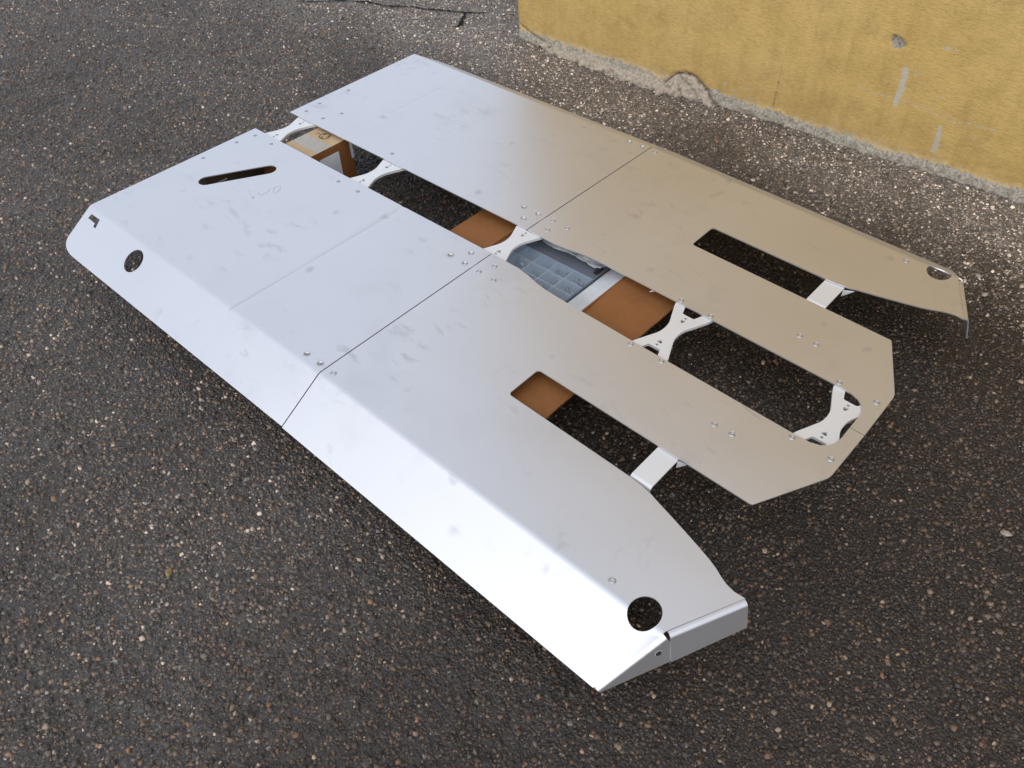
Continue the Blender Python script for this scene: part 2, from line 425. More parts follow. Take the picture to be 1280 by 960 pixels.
# ------------------------------------------------------------------ aggregate: stones bedded in the asphalt
def build_stones():
    N = 225000
    # the ground in view plus a margin
    poly = np.array([(-3.3, 0.0), (-0.5, 2.1), (2.5, 1.40), (3.0, -0.45), (1.45, -1.95), (0.9, -1.95)])
    def inside(px, py):
        r = np.ones(px.shape, bool)
        for a, b in zip(poly, np.roll(poly, -1, 0)):
            r &= ((b[0] - a[0]) * (py - a[1]) - (b[1] - a[1]) * (px - a[0])) <= 0
        return r
    P = np.zeros((0, 2))
    c0 = np.array([M[0][3], M[1][3]])
    while len(P) < N:
        q = np.stack([rng.uniform(-3.3, 3.1, 400000), rng.uniform(-2.0, 2.1, 400000)], 1)
        q = q[inside(q[:, 0], q[:, 1])]
        q = q[~((q[:, 1] > 1.37) & (q[:, 0] > -0.14))]
        d = np.hypot(q[:, 0] - c0[0], q[:, 1] - c0[1])
        q = q[rng.random(len(q)) < np.clip(1.25 - 0.17 * d, 0.35, 1)]
        for cr in CRACK[:2]:
            q = q[polydist(q[:, 0], q[:, 1], cr) > 0.008]
        P = np.concatenate([P, q])
    P = P[:N]
    x, y = P[:, 0], P[:, 1]
    wob = 0.16 * np.sin(x * 3.1 + 1.0) + 0.10 * np.sin(x * 7.7 + y * 3.0) + 0.06 * np.sin(y * 11 + x * 5)
    worn = np.clip((y + 0.10 * x * 0 + wob * 0.6 - 0.72) / 0.45, 0, 1)
    worn = np.maximum(worn, 0.55 * np.clip((y - 0.9 + 0.3 * wob) / 0.3, 0, 1))
    d = np.hypot(x - c0[0], y - c0[1])
    r = rng.lognormal(math.log(0.0031), 0.40, N) * (1 + 0.07 * np.clip(d - 2.0, 0, 3))
    r = np.clip(r, 0.0014, 0.0075)
    u = rng.random(N)
    C = np.zeros((N, 3))
    pal = [(0.16, (0.030, 0.026, 0.023)), (0.38, (0.056, 0.049, 0.044)), (0.58, (0.088, 0.077, 0.068)),
           (0.70, (0.120, 0.105, 0.092)), (0.79, (0.115, 0.086, 0.062)), (0.86, (0.165, 0.124, 0.088)), (0.91, (0.165, 0.150, 0.134)),
           (0.945, (0.225, 0.150, 0.092)), (0.975, (0.26, 0.225, 0.185)), (1.01, (0.46, 0.41, 0.35))]
    palw = [(0.15, (0.070, 0.062, 0.054)), (0.36, (0.12, 0.105, 0.088)), (0.56, (0.17, 0.15, 0.128)),
            (0.70, (0.22, 0.185, 0.145)), (0.82, (0.29, 0.265, 0.235)), (0.92, (0.40, 0.37, 0.335)), (1.01, (0.54, 0.50, 0.45))]
    def pick(pl, uu):
        out = np.zeros((len(uu), 3)); lo = np.zeros(len(uu), bool)
        for t, c in pl:
            m = (uu <= t) & ~lo
            out[m] = c; lo |= m
        return out
    usew = rng.random(N) < worn * 0.85
    C = np.where(usew[:, None], pick(palw, u), pick(pal, u))
    C *= rng.uniform(0.78, 1.55, (N, 1)) * np.array([1.08, 0.98, 0.90]) * (1 + 0.22 * worn[:, None])
    shade_pos = x + 0.35 * y + 0.30 * np.sin(x * 2.3 + y * 1.9) + 0.16 * np.sin(x * 5.1 - y * 4.2 + 1.0)
    damp = np.clip((shade_pos - 0.85) / 0.9, 0, 1) * (1 - worn)
    C = C * (1 - damp[:, None] * np.array([0.43, 0.50, 0.56]))  # stones painted darker and browner to match, standing in for less sky light
    white = (u > 0.92) & usew
    r = np.where(white, np.minimum(r * 1.12, 0.008), r)
    K = 5
    ang = (np.arange(K)[None, :] * (2 * math.pi / K) + rng.uniform(0, 6.28, (N, 1)) + rng.normal(0, 0.22, (N, K)))
    asp = rng.uniform(0.62, 1.0, N); yaw = rng.uniform(0, 6.28, N)
    rad = rng.uniform(0.68, 1.28, (N, K))
    bx = np.cos(ang) * rad; by = np.sin(ang) * rad * asp[:, None]
    cx, sx = np.cos(yaw)[:, None], np.sin(yaw)[:, None]
    bx, by = bx * cx - by * sx, bx * sx + by * cx
    hgt = r * rng.uniform(0.35, 0.85, N) * (1 - 0.35 * worn)
    tx = rng.normal(0, 0.30, N)[:, None]; ty = rng.normal(0, 0.30, N)[:, None]
    top = 0.74
    zg = ground_z(x, y)
    V = np.zeros((N, 2 * K, 3))
    V[:, :K, 0] = x[:, None] + bx * r[:, None]; V[:, :K, 1] = y[:, None] + by * r[:, None]
    V[:, :K, 2] = zg[:, None] - 0.0015
    V[:, K:, 0] = x[:, None] + bx * r[:, None] * top; V[:, K:, 1] = y[:, None] + by * r[:, None] * top
    V[:, K:, 2] = (zg + hgt)[:, None] + (bx * tx + by * ty) * r[:, None] * top
    base = (np.arange(N) * 2 * K)[:, None]
    loops = []
    i = np.arange(K); j = (i + 1) % K
    quads = np.stack([i, j, j + K, i + K], 1).ravel()[None, :] + base        # N x 20
    topf = (np.arange(K) + K)[None, :] + base                                # N x 5
    loops = np.concatenate([quads, topf], 1).ravel()
    starts_one = np.concatenate([np.arange(K) * 4, [K * 4]])
    starts = ((np.arange(N) * (K * 4 + K))[:, None] + starts_one[None, :]).ravel()
    me = bpy.data.meshes.new("aggregate_stones")
    me.vertices.add(N * 2 * K)
    me.vertices.foreach_set('co', V.ravel())
    me.loops.add(len(loops)); me.loops.foreach_set('vertex_index', loops.astype(np.int32))
    me.polygons.add(len(starts)); me.polygons.foreach_set('loop_start', starts.astype(np.int32))
    me.update(calc_edges=True)
    a = me.attributes.new("col", 'FLOAT_COLOR', 'POINT')
    cc = np.ones((N, 2 * K, 4)); cc[:, :, :3] = C[:, None, :]
    a.data.foreach_set('color', cc.ravel())
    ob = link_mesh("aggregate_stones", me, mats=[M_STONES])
    tag(ob, "loose packed aggregate stones bedded in the dark asphalt surface", "gravel", kind="stuff")
build_stones()

# a few stones lying free, large enough to point at
def pebble(x, y, r, name, mat, flat=0.55):
    bm = bmesh.new()
    bmesh.ops.create_icosphere(bm, subdivisions=2, radius=1.0)
    s = rng.uniform(0, 50)
    for v in bm.verts:
        k = 1 + 0.35 * mnoise.noise(v.co * 1.3 + Vector((s, s, 0)))
        v.co = Vector((v.co.x * r * k * 1.2, v.co.y * r * k * 0.8, v.co.z * r * k * flat))
    bm.transform(Matrix.Rotation(rng.uniform(0, 6.28), 4, 'Z'))
    me = bpy.data.meshes.new(name); bm.to_mesh(me); bm.free()
    ob = link_mesh(name, me, mats=[mat])
    ob.location = (x, y, float(ground_z(x, y)) + r * flat * 0.75 + 0.001)
    return ob
tag(pebble(2.401, 0.099, 0.0095, "pebble", M_PEBBLE), "loose pale pebble on dark asphalt to the right of the front plates", "pebble", "loose pale pebbles")
for (x, y, r, lab) in [
    (1.968, 1.142, 0.008, "pale pebble on worn asphalt under the right end of the ochre wall"),
    (2.026, 0.928, 0.008, "pale pebble on asphalt just beyond the far front corner of the plates"),
    (1.534, 0.884, 0.008, "white pebble beside the far folded edge of the tan plate"),
    (1.462, 0.814, 0.009, "flat white pebble close against the far folded edge of the tan plate"),
    (2.072, 0.854, 0.009, "white pebble on asphalt right of the half-moon hole in the far wing"),
    (1.761, 0.861, 0.008, "pale pebble on asphalt beside the screw of the far wing")]:
    tag(pebble(x, y, r, "pebble", M_PEBBLE), lab, "pebble", "loose pale pebbles")
tag(pebble(1.126, -1.145, 0.009, "dirt_clump", M_DIRT, 0.7), "small ochre clump of dirt on dark asphalt at lower left", "dirt clump")

# ------------------------------------------------------------------ ochre building wall
def wall_y(x):
    return 1.375 + 0.02 * (x - 0.9)

def build_wall():
    x0 = -0.135
    xs = np.concatenate([np.arange(x0, 2.45, 0.0055), [2.5, 2.6, 2.8, 3.2, 4, 6, 9, 14]])
    zs = np.concatenate([[-0.08], np.arange(-0.05, 0.66, 0.0055), [0.7, 0.75, 0.85, 1.0, 1.3, 1.8, 2.6, 3.3]])
    X, Z = np.meshgrid(xs, zs)
    nxx, nzz = len(xs), len(zs)
    def nz1(x, f, s): return np.array([mnoise.fractal(Vector((float(a) * f, s, 0.3)), 1.0, 2.0, 4) for a in x])
    topc = 0.026 + 0.011 * nz1(xs, 9, 1.7) + 0.009 * nz1(xs, 40, 5.1)
    topc = np.where(xs > 0.95, topc + 0.006, topc + 0.004)[None, :]
    cement = np.clip(0.5 + (topc - Z) / 0.022, 0, 1)
    # broken lump
    lx = np.array([0.60, 0.646, 0.679, 0.721, 0.776, 0.825, 0.884, 0.90]); lz = np.array([-0.05, 0.010, 0.050, 0.070, 0.062, 0.032, -0.005, -0.05])
    ltop = np.interp(xs, lx, lz, left=-1, right=-1)[None, :]
    lump = np.clip(0.5 + (ltop - Z) / 0.014, 0, 1)
    # cream broken plaster left of the lump
    ptop = np.interp(xs, [-0.2, -0.02, 0.06, 0.16, 0.24, 0.36, 0.46, 0.52, 0.60, 0.66], [-0.05, -0.03, 0.012, 0.004, 0.018, 0.016, 0.006, 0.020, 0.016, 0.0], left=-1, right=-1)[None, :] + 0.004 * nz1(xs, 30, 9.0)[None, :]
    plaster = np.clip(0.5 + (ptop - Z) / 0.012, 0, 1) * (X < 0.68)
    mortar = np.maximum(lump, plaster * 0.95)
    crack = np.zeros_like(X)
    lumpline = np.stack([lx[1:-1], lz[1:-1]], 1)
    crack = np.maximum(crack, np.clip(1.15 - polydist(X, Z, lumpline) / 0.008, 0, 1))
    crack = np.maximum(crack, 0.75 * np.clip(1.1 - polydist(X, Z, np.array([(1.106, 0.22), (1.107, 0.124), (1.099, 0.03)])) / 0.006, 0, 1))
    crack = np.maximum(crack, 0.9 * np.clip(1.1 - polydist(X, Z, np.array([(-0.135, 0.06), (-0.06, 0.03), (0.05, 0.01), (0.1, 0.0)])) / 0.007, 0, 1))
    chip = np.zeros_like(X)
    def stroke(pts, w, k=1.0):
        nonlocal chip
        chip = np.maximum(chip, k * np.clip(1.05 - 0.62 * polydist(X, Z, np.array(pts)) / w, 0, 0.80))
    stroke([(1.518, 0.297), (1.523, 0.245), (1.518, 0.188)], 0.0115)
    stroke([(1.677, 0.150), (1.682, 0.108), (1.683, 0.072)], 0.0100, 0.95)
    stroke([(1.384, 0.205), (1.454, 0.201), (1.508, 0.203), (1.602, 0.198), (1.685, 0.196), (1.74, 0.190), (1.832, 0.190)], 0.0055, 0.62)
    stroke([(1.58, 0.190), (1.66, 0.185), (1.74, 0.179)], 0.005, 0.55)
    stroke([(1.589, 0.389), (1.624, 0.394), (1.668, 0.388)], 0.006, 0.6)
    for (a, b), s in zip([(1.543, 0.241), (1.567, 0.226), (1.581, 0.272), (1.605, 0.238), (1.556, 0.31), (1.653, 0.245), (1.745, 0.168), (1.783, 0.146), (1.34, 0.076), (1.177, 0.418), (0.882, 0.275), (1.048, 0.144), (0.941, 0.06), (0.995, 0.08), (1.53, 0.315), (1.575, 0.305), (1.03, 0.15), (0.90, 0.07), (-0.071, 0.149)],
                         [0.010, 0.008, 0.008, 0.009, 0.007, 0.008, 0.008, 0.008, 0.012, 0.007, 0.009, 0.010, 0.014, 0.012, 0.006, 0.006, 0.006, 0.012, 0.011]):
        stroke([(a - s * 0.4, b), (a + s * 0.4, b + s * 0.3)], s * 0.62, 0.66)
    dust = np.clip(0.55 * (1 - (Z - 0.03) / 0.05), 0, 0.55)
    dust = np.maximum(dust, 0.55 * np.clip(1 - np.hypot((X - 1.556) / 0.035, (Z - 0.30) / 0.03), 0, 1))
    # the hole knocked in the render
    tri = [(1.444, 0.393), (1.470, 0.390), (1.499, 0.371), (1.478, 0.352), (1.455, 0.354), (1.446, 0.372)]
    dist = np.full(X.shape, 9.0)
    for (ax, az), (bx_, bz) in zip(tri, tri[1:] + tri[:1]):
        ex, ez = bx_ - ax, bz - az
        dist = np.minimum(dist, ((Z - az) * ex - (X - ax) * ez) / math.hypot(ex, ez) * -1.0)
    hole = np.clip(dist / 0.0045, 0, 1)
    cement = np.maximum(cement, np.clip(hole * 1.4, 0, 1))
    Y = wall_y(X)
    Y = Y + hole * (0.010 + 0.012 * np.clip((Z - 0.365) / 0.02, 0, 1)) - 0.012 * np.clip(cement, 0, 1) * np.clip((0.05 - Z) / 0.05, 0, 1.6)
    rough = np.array([mnoise.fractal(Vector((float(a) * 38, float(b) * 38, 2.2)), 1.0, 2.0, 3) if b < 0.11 else 0.0 for b, a in zip(Z.ravel(), X.ravel())]).reshape(X.shape)
    und = 0.004 * np.sin(X * 3.1 + 0.4) * np.sin(Z * 5 + 1)
    Y = Y + und - 0.020 * rough * np.maximum(mortar, cement * 0.5)
    Y = Y - 0.022 * plaster * np.clip((0.03 - Z) / 0.04, 0, 1) - 0.020 * lump * np.clip((0.075 - Z) / 0.06, 0, 1) + crack * 0.010 * (Z < 0.1)
    # rounded, weathered outer corner
    e = np.clip(1 - (X - x0) / 0.02, 0, 1)
    Y = Y + 0.012 * e ** 2
    cornerdrop = 0.0035 * np.array([mnoise.noise(Vector((5.1, float(z) * 22, 0.7))) for z in zs])[:, None]
    Xd = X + cornerdrop * np.clip(1 - (X - x0) / 0.05, 0, 1) + 0.045 * np.clip((0.10 - Z) / 0.12, 0, 1) ** 1.6 * np.clip(1 - (X - x0) / 0.15, 0, 1) * 0.35
    V = np.stack([Xd.ravel(), Y.ravel(), Z.ravel()], 1).tolist()
    idx = (np.arange(nzz - 1)[:, None] * nxx + np.arange(nxx - 1)[None, :]).ravel()
    F = np.stack([idx, idx + 1, idx + nxx + 1, idx + nxx], 1).tolist()
    n0 = len(V)
    # return face, top and back, so the wall is a solid block
    for z, yy in ((None, None),):
        pass
    left = [r * nxx for r in range(nzz)]
    for r in range(nzz):
        V.append((x0 + 0.004, 9.0, float(zs[r])))
    for r in range(nzz - 1):
        F.append((left[r], left[r + 1], n0 + r + 1, n0 + r))
    right = [r * nxx + nxx - 1 for r in range(nzz)]
    V.append((14, 9.0, float(zs[0]))); V.append((14, 9.0, float(zs[-1])))
    nb = len(V)
    F.append(tuple(right[::-1]) + (nb - 2, nb - 1))
    F.append(tuple((nzz - 1) * nxx + c for c in range(nxx)) + (nb - 1, n0 + nzz - 1))
    F.append((n0,) + tuple(n0 + r for r in range(1, nzz)) + (nb - 1, nb - 2))
    me = bpy.data.meshes.new("ochre_wall")
    me.from_pydata(V, [], F)
    sm = np.zeros(len(F), bool); sm[:(nxx - 1) * (nzz - 1)] = True
    me.polygons.foreach_set('use_smooth', sm)
    for nm, arr in (("cement", cement), ("mortar", mortar), ("chip", chip), ("crack", crack), ("dust", dust)):
        a = me.attributes.new(nm, 'FLOAT', 'POINT')
        full = np.zeros(len(V)); full[:arr.size] = arr.ravel()
        a.data.foreach_set('value', full)
    ob = link_mesh("building_wall", me, mats=[M_WALL])
    tag(ob, "ochre yellow rendered building wall with scuffs, chips and a crumbling grey foot", "wall")
    return ob
wall = build_wall()
# broken plaster lying at the foot of the wall, still part of it
def rubble(x, z, sx, sy, sz, seed):
    bm = bmesh.new()
    bmesh.ops.create_icosphere(bm, subdivisions=3, radius=1.0)
    for v in bm.verts:
        k = 1 + 0.45 * mnoise.fractal(v.co * 1.6 + Vector((seed, 0, seed)), 1.0, 2.0, 3)
        v.co = Vector((v.co.x * sx * k, v.co.y * sy * k, v.co.z * sz * k))
    me = bpy.data.meshes.new("broken_plaster"); bm.to_mesh(me); bm.free()
    o = link_mesh("broken_plaster", me, wall, [M_RUBBLE])
    o.location = (x, wall_y(x) - 0.012, z)
for i, (x, z, sx, sy, sz) in enumerate([(0.115, -0.006, 0.05, 0.022, 0.014), (0.33, -0.012, 0.055, 0.024, 0.018), (0.465, -0.014, 0.05, 0.026, 0.018), (0.585, -0.016, 0.05, 0.024, 0.020), (0.03, 0.004, 0.03, 0.018, 0.010)]):
    rubble(x, z, sx, sy, sz, 3.1 * i + 0.7)

# ------------------------------------------------------------------ the aluminium undertray, lying bolted together on boxes
SEAM = 1.0745
FOLD = -0.03268
def zf(x):
    return H + (FOLD * (x - SEAM) if x > SEAM else 0.0)
ANG = math.radians(30.5)          # slope of the folded side
YB = 0.652
RB = 0.026
TB = RB * math.tan(ANG / 2)
T = 0.003
V0 = YB - TB
ARC = RB * ANG

plate = empty("undertray", (0, 0, 0))
tag(plate, "large aluminium vehicle undertray of four plates bolted together, lying on boxes on the asphalt", "undertray")

def bend(v):
    """developed width -> (y, dz, tilt)"""
    if v <= V0: return v, 0.0, 0.0
    if v <= V0 + ARC:
        a = (v - V0) / RB
        return V0 + RB * math.sin(a), -(RB - RB * math.cos(a)), a
    s = v - V0 - ARC
    return V0 + RB * math.sin(ANG) + s * math.cos(ANG), -(RB - RB * math.cos(ANG)) - s * math.sin(ANG), ANG
def dev(s):
    """distance s below the sharp bend line -> developed coordinate"""
    return V0 + ARC + (s - TB)

def crease(x, cx, k=1.0):
    """shallow pressed step across the sheet: offset and slope"""
    if cx is None: return 0.0, 0.0
    t = (x - cx) / 0.016
    if t <= -1 or t >= 1: return 0.0, 0.0
    return -0.0016 * k * (0.5 + 0.5 * math.cos(math.pi * t)), 0.0016 * k * 0.5 * math.pi / 0.016 * math.sin(math.pi * t)

def corner(p, a, b, r, n=5):
    """round corner p between directions to a and b"""
    p, a, b = Vector(p), Vector(a), Vector(b)
    u, w = (a - p).normalized(), (b - p).normalized()
    th = u.angle(w)
    d = r / math.tan(th / 2)
    c = p + (u + w).normalized() * (r / math.sin(th / 2))
    s, e = p + u * d, p + w * d
    out = []
    for i in range(n + 1):
        q = s.lerp(e, i / n) - c
        out.append(tuple(c + q.normalized() * r))
    return out
def rounded(pts, rads, n=5):
    out = []
    m = len(pts)
    for i, p in enumerate(pts):
        r = rads[i] if isinstance(rads, (list, tuple)) else rads
        if r <= 0: out.append(tuple(p))
        else: out += corner(p, pts[i - 1], pts[(i + 1) % m], r, n)
    return out
def circle(c, r, n=20, ry=None):
    return [(c[0] + r * math.cos(2 * math.pi * i / n), c[1] + (ry or r) * math.sin(2 * math.pi * i / n)) for i in range(n)]
def capsule(a, b, r, n=8):
    a, b = Vector(a), Vector(b); d = (b - a).normalized(); nrm = Vector((-d.y, d.x)); out = []
    for i in range(n + 1):
        t = math.pi * i / n
        out.append(tuple(b + nrm * (r * math.cos(t)) + d * (r * math.sin(t))))
    for i in range(n + 1):
        t = math.pi * i / n
        out.append(tuple(a - nrm * (r * math.cos(t)) - d * (r * math.sin(t))))
    return out

def fill2d(outer, holes, cuts_v=(), cuts_u=()):
    bm = bmesh.new()
    edges = []
    for loop in [outer] + list(holes):
        vs = [bm.verts.new((p[0], p[1], 0)) for p in loop]
        for i in range(len(vs)):
            edges.append(bm.edges.new((vs[i], vs[(i + 1) % len(vs)])))
    bmesh.ops.triangle_fill(bm, use_beauty=True, use_dissolve=False, edges=edges)
    for v in cuts_v:
        bmesh.ops.bisect_plane(bm, geom=bm.verts[:] + bm.edges[:] + bm.faces[:], plane_co=(0, v, 0), plane_no=(0, 1, 0))
    for u in cuts_u:
        bmesh.ops.bisect_plane(bm, geom=bm.verts[:] + bm.edges[:] + bm.faces[:], plane_co=(u, 0, 0), plane_no=(1, 0, 0))
    bmesh.ops.recalc_face_normals(bm, faces=bm.faces[:])
    bm.verts.index_update()
    V = [(v.co.x, v.co.y) for v in bm.verts]
    F = []
    for f in bm.faces:
        ids = [v.index for v in f.verts]
        ar = sum(V[ids[i]][0] * V[ids[(i + 1) % len(ids)]][1] - V[ids[(i + 1) % len(ids)]][0] * V[ids[i]][1] for i in range(len(ids)))
        F.append(ids if ar > 0 else ids[::-1])
    B = []
    fset = {}
    for f in F:
        for i in range(len(f)):
            fset[(f[i], f[(i + 1) % len(f)])] = True
    for (a, b) in fset:
        if (b, a) not in fset: B.append((a, b))
    bm.free()
    return V, F, B

def wind(verts, norms, faces):
    """turn every face so that it winds with its normals"""
    out = []
    for f in faces:
        p = [Vector(verts[i]) for i in f]
        nw = Vector((0, 0, 0)); ns = Vector((0, 0, 0))
        for i in range(len(f)):
            nw += p[i].cross(p[(i + 1) % len(f)]); ns += Vector(norms[f[i]])
        out.append(f if nw.dot(ns) >= 0 else f[::-1])
    return out

def sheet(name, outer, holes, mapf, thick, cuts_v=(), cuts_u=(), flip=False, parent=None, mats=(), rim=0.0):
    """flat pattern -> folded solid sheet with exact normals. mapf(u, v) -> (point, normal)"""
    V, F, B = fill2d(outer, holes, cuts_v, cuts_u)
    PN = [mapf(u, v) for u, v in V]
    verts, norms, faces = [], [], []
    n = len(V)
    for p, q in PN: verts.append(Vector(p)); norms.append(Vector(q))
    for p, q in PN: verts.append(Vector(p) - Vector(q) * thick); norms.append(-Vector(q))
    for f in F:
        faces.append(f); faces.append([i + n for i in f[::-1]])
    for a, b in B:
        k = len(verts)
        pa, na = PN[a]; pb, nb = PN[b]
        quad = [Vector(pa), Vector(pa) - Vector(na) * thick, Vector(pb) - Vector(nb) * thick, Vector(pb)]
        e = (Vector(pb) - Vector(pa)); sn = e.cross(Vector(na)).normalized()
        if flip: sn = -sn
        for q in quad: verts.append(q); norms.append(sn)
        faces.append([k, k + 1, k + 2, k + 3])
    faces = wind(verts, norms, faces)
    me = bpy.data.meshes.new(name)
    me.from_pydata([tuple(v) for v in verts], [], faces)
    me.polygons.foreach_set('use_smooth', [True] * len(faces))
    me.update()
    me.normals_split_custom_set_from_vertices([tuple(v) for v in norms])
    return link_mesh(name, me, parent, mats)

def yfar(side, y):
    """the far plates are folded about 9 mm further in"""
    return y - (0.009 * min(1.0, max(0.0, (y - 0.50) / 0.14)) if side > 0 else 0.0)
def panel_map(side, cx=None, ck=1.0):
    def f(u, v):
        y, dz, a = bend(v)
        cz, cs = crease(u, cx, ck * max(0.12, 1 - max(0, v - V0) / ARC))
        sl = FOLD if u > SEAM else 0.0
        nrm = Vector((-(sl + cs), side * math.sin(a), math.cos(a))).normalized()
        return (u, side * yfar(side, y), zf(u) + dz + cz), nrm
    return f
BEND_CUTS = [V0 + ARC * i / 8 for i in range(9)]
FL = dev(0.1485)

BOLT_MESH = {}
def bolt_mesh(r=0.0078):
    if r in BOLT_MESH: return BOLT_MESH[r]
    n = 24
    prof = [(r, 0.0), (r * 0.97, 0.0006), (r * 0.88, 0.0009), (r * 0.80, 0.0002), (r * 0.72, 0.0009), (r * 0.55, 0.0012), (r * 0.42, 0.0011)]
    V, F = [], []
    for pr, pz in prof:
        for i in range(n):
            a = 2 * math.pi * i / n
            V.append((pr * math.cos(a), pr * math.sin(a), pz))
    for j in range(len(prof) - 1):
        for i in range(n):
            F.append((j * n + i, j * n + (i + 1) % n, (j + 1) * n + (i + 1) % n, (j + 1) * n + i))
    # six-sided socket
    b = len(V); rr = r * 0.40
    last = (len(prof) - 1) * n
    for z in (0.0010, -0.0018):
        for i in range(n):
            a = 2 * math.pi * i / n
            k = math.cos(math.pi / 6) / math.cos((a % (math.pi / 3)) - math.pi / 6)
            V.append((rr * k * math.cos(a), rr * k * math.sin(a), z))
    for i in range(n):
        F.append((last + i, last + (i + 1) % n, b + (i + 1) % n, b + i))
        F.append((b + i, b + (i + 1) % n, b + n + (i + 1) % n, b + n + i))
    F.append(tuple(b + n + i for i in range(n)))
    me = pydata("bolt", V, F)
    me.materials.append(M_BOLT)
    BOLT_MESH[r] = me
    return me
def rivet_mesh():
    """countersunk open rivet nut: bright cone, dark bore"""
    n = 20
    prof = [(0.0088, 0.0004), (0.0080, 0.0011), (0.0068, 0.0010), (0.0042, -0.0030), (0.0040, -0.014)]
    V, F = [], []
    for pr, pz in prof:
        for i in range(n):
            a = 2 * math.pi * i / n; V.append((pr * math.cos(a), pr * math.sin(a), pz))
    for j in range(len(prof) - 1):
        for i in range(n):
            F.append((j * n + i, j * n + (i + 1) % n, (j + 1) * n + (i + 1) % n, (j + 1) * n + i))
    F.append(tuple((len(prof) - 1) * n + i for i in range(n)))
    me = pydata("rivet_nut", V, F, True)
    me.materials.append(M_BOLT)
    return me
RIVET = rivet_mesh()
def stud_mesh():
    n = 16
    prof = [(0.0060, 0.0), (0.0056, 0.0009), (0.0040, 0.0013), (0.0022, 0.0006), (0.0020, -0.0020)]
    V, F = [], []
    for pr, pz in prof:
        for i in range(n):
            a = 2 * math.pi * i / n; V.append((pr * math.cos(a), pr * math.sin(a), pz))
    for j in range(len(prof) - 1):
        for i in range(n):
            F.append((j * n + i, j * n + (i + 1) % n, (j + 1) * n + (i + 1) % n, (j + 1) * n + i))
    F.append(tuple((len(prof) - 1) * n + i for i in range(n)))
    me = pydata("rivet", V, F)
    me.materials.append(M_STUD)
    return me
STUD = stud_mesh()
def put(name, me, x, y, parent, dz=0.0):
    o = bpy.data.objects.new(name, me)
    col.objects.link(o)
    o.parent = parent
    o.location = (x, y, zf(x) + dz)
    o.rotation_euler = (0, math.atan(-FOLD) if x > SEAM else 0, random.uniform(0, 1))
    return o

# ---- rear plates
def rear_panel(side):
    s0 = SEAM - 0.0015
    outer = [(0.0, 0.070), (s0 - 0.004, 0.070), (s0 + 0.002, YB)]
    outer += [(s0 + 0.003, FL - 0.0005)]
    outer += [(0.094, FL + 0.001), (0.060, FL), (0.038, dev(0.144)), (0.022, dev(0.137)), (0.010, dev(0.127)), (0.004, dev(0.112)), (-0.001, YB)]
    outer = [outer[0]] + outer[1:]
    holes = []
    rn = [(0.991, 0.146), (1.0265, 0.1045), (1.0445, 0.146), (1.004, 0.632), (1.054, 0.632)]
    for (x, y) in rn: holes.append(circle((x, y), 0.0066, 14))
    if side < 0:
        holes.append(capsule((0.1543, 0.3564), (0.2495, 0.1975), 0.0245))
        holes.append([(0.0302, dev(0.019)), (0.0773, dev(0.0179)), (0.0852, dev(0.0452)), (0.0716, dev(0.0457)), (0.0682, dev(0.0351)), (0.0273, dev(0.0343))])
        holes.append(circle((0.309, dev(0.0535)), 0.0335, 28, 0.0345))
    pts = outer[::-1] if False else outer
    ob = sheet("rear_panel", pts, holes, panel_map(side, 0.722 if side < 0 else 0.274, 1.0 if side < 0 else 0.35), T,
               BEND_CUTS, [(0.722 if side < 0 else 0.274) + d * 0.004 for d in range(-4, 5)], side < 0, plate, [M_PANEL])
    for (x, y) in rn: put("rivet_nut", RIVET, x, side * yfar(side, y), ob)
    if side < 0:
        st = [(0.472, 0.104), (0.560, 0.103), (0.128, 0.099), (0.041, 0.100), (0.030, 0.164), (0.030, 0.288)]
    else:
        st = [(0.477, 0.106), (0.034, 0.297), (0.032, 0.172), (0.040, 0.109), (0.148, 0.174), (0.125, 0.113)]
    for (x, y) in st: put("rivet", STUD, x, side * y, ob)
    return ob
pRL = rear_panel(-1); pRL["label"] = "near rear plate with long slanted slot, round hole and folded side"
# faint illegible pen marks by the long slot
def pen_marks(parent):
    V, F = [], []
    for st in ([(0.2974, -0.3022), (0.3209, -0.3143), (0.3477, -0.3232), (0.3393, -0.3131)],
               [(0.3311, -0.2956), (0.346, -0.2973), (0.355, -0.2948), (0.3495, -0.2855), (0.3564, -0.2826), (0.35, -0.2733), (0.3427, -0.2584), (0.354, -0.268)],
               [(0.3498, -0.2505), (0.3496, -0.2387), (0.3567, -0.2323), (0.3692, -0.2403), (0.3759, -0.2543), (0.3728, -0.2665), (0.3584, -0.2596), (0.3506, -0.2485)]):
        for i, p in enumerate(st):
            a, b = Vector(st[max(0, i - 1)]), Vector(st[min(len(st) - 1, i + 1)])
            d = (b - a).normalized(); n = Vector((-d.y, d.x)) * 0.0011
            V += [(p[0] + n.x, p[1] + n.y, H + 0.0004), (p[0] - n.x, p[1] - n.y, H + 0.0004)]
            k = len(V)
            if i: F.append((k - 4, k - 3, k - 1, k - 2))
    return link_mesh("pen_marks", pydata("pen_marks", V, F), parent, [mat_plain("faded_pen", (0.50, 0.49, 0.51), 0.6, 0.3, 0.25, 200)])
pen_marks(pRL)
pRR = rear_panel(1); pRR["label"] = "far rear plate, plain, next to the wall"

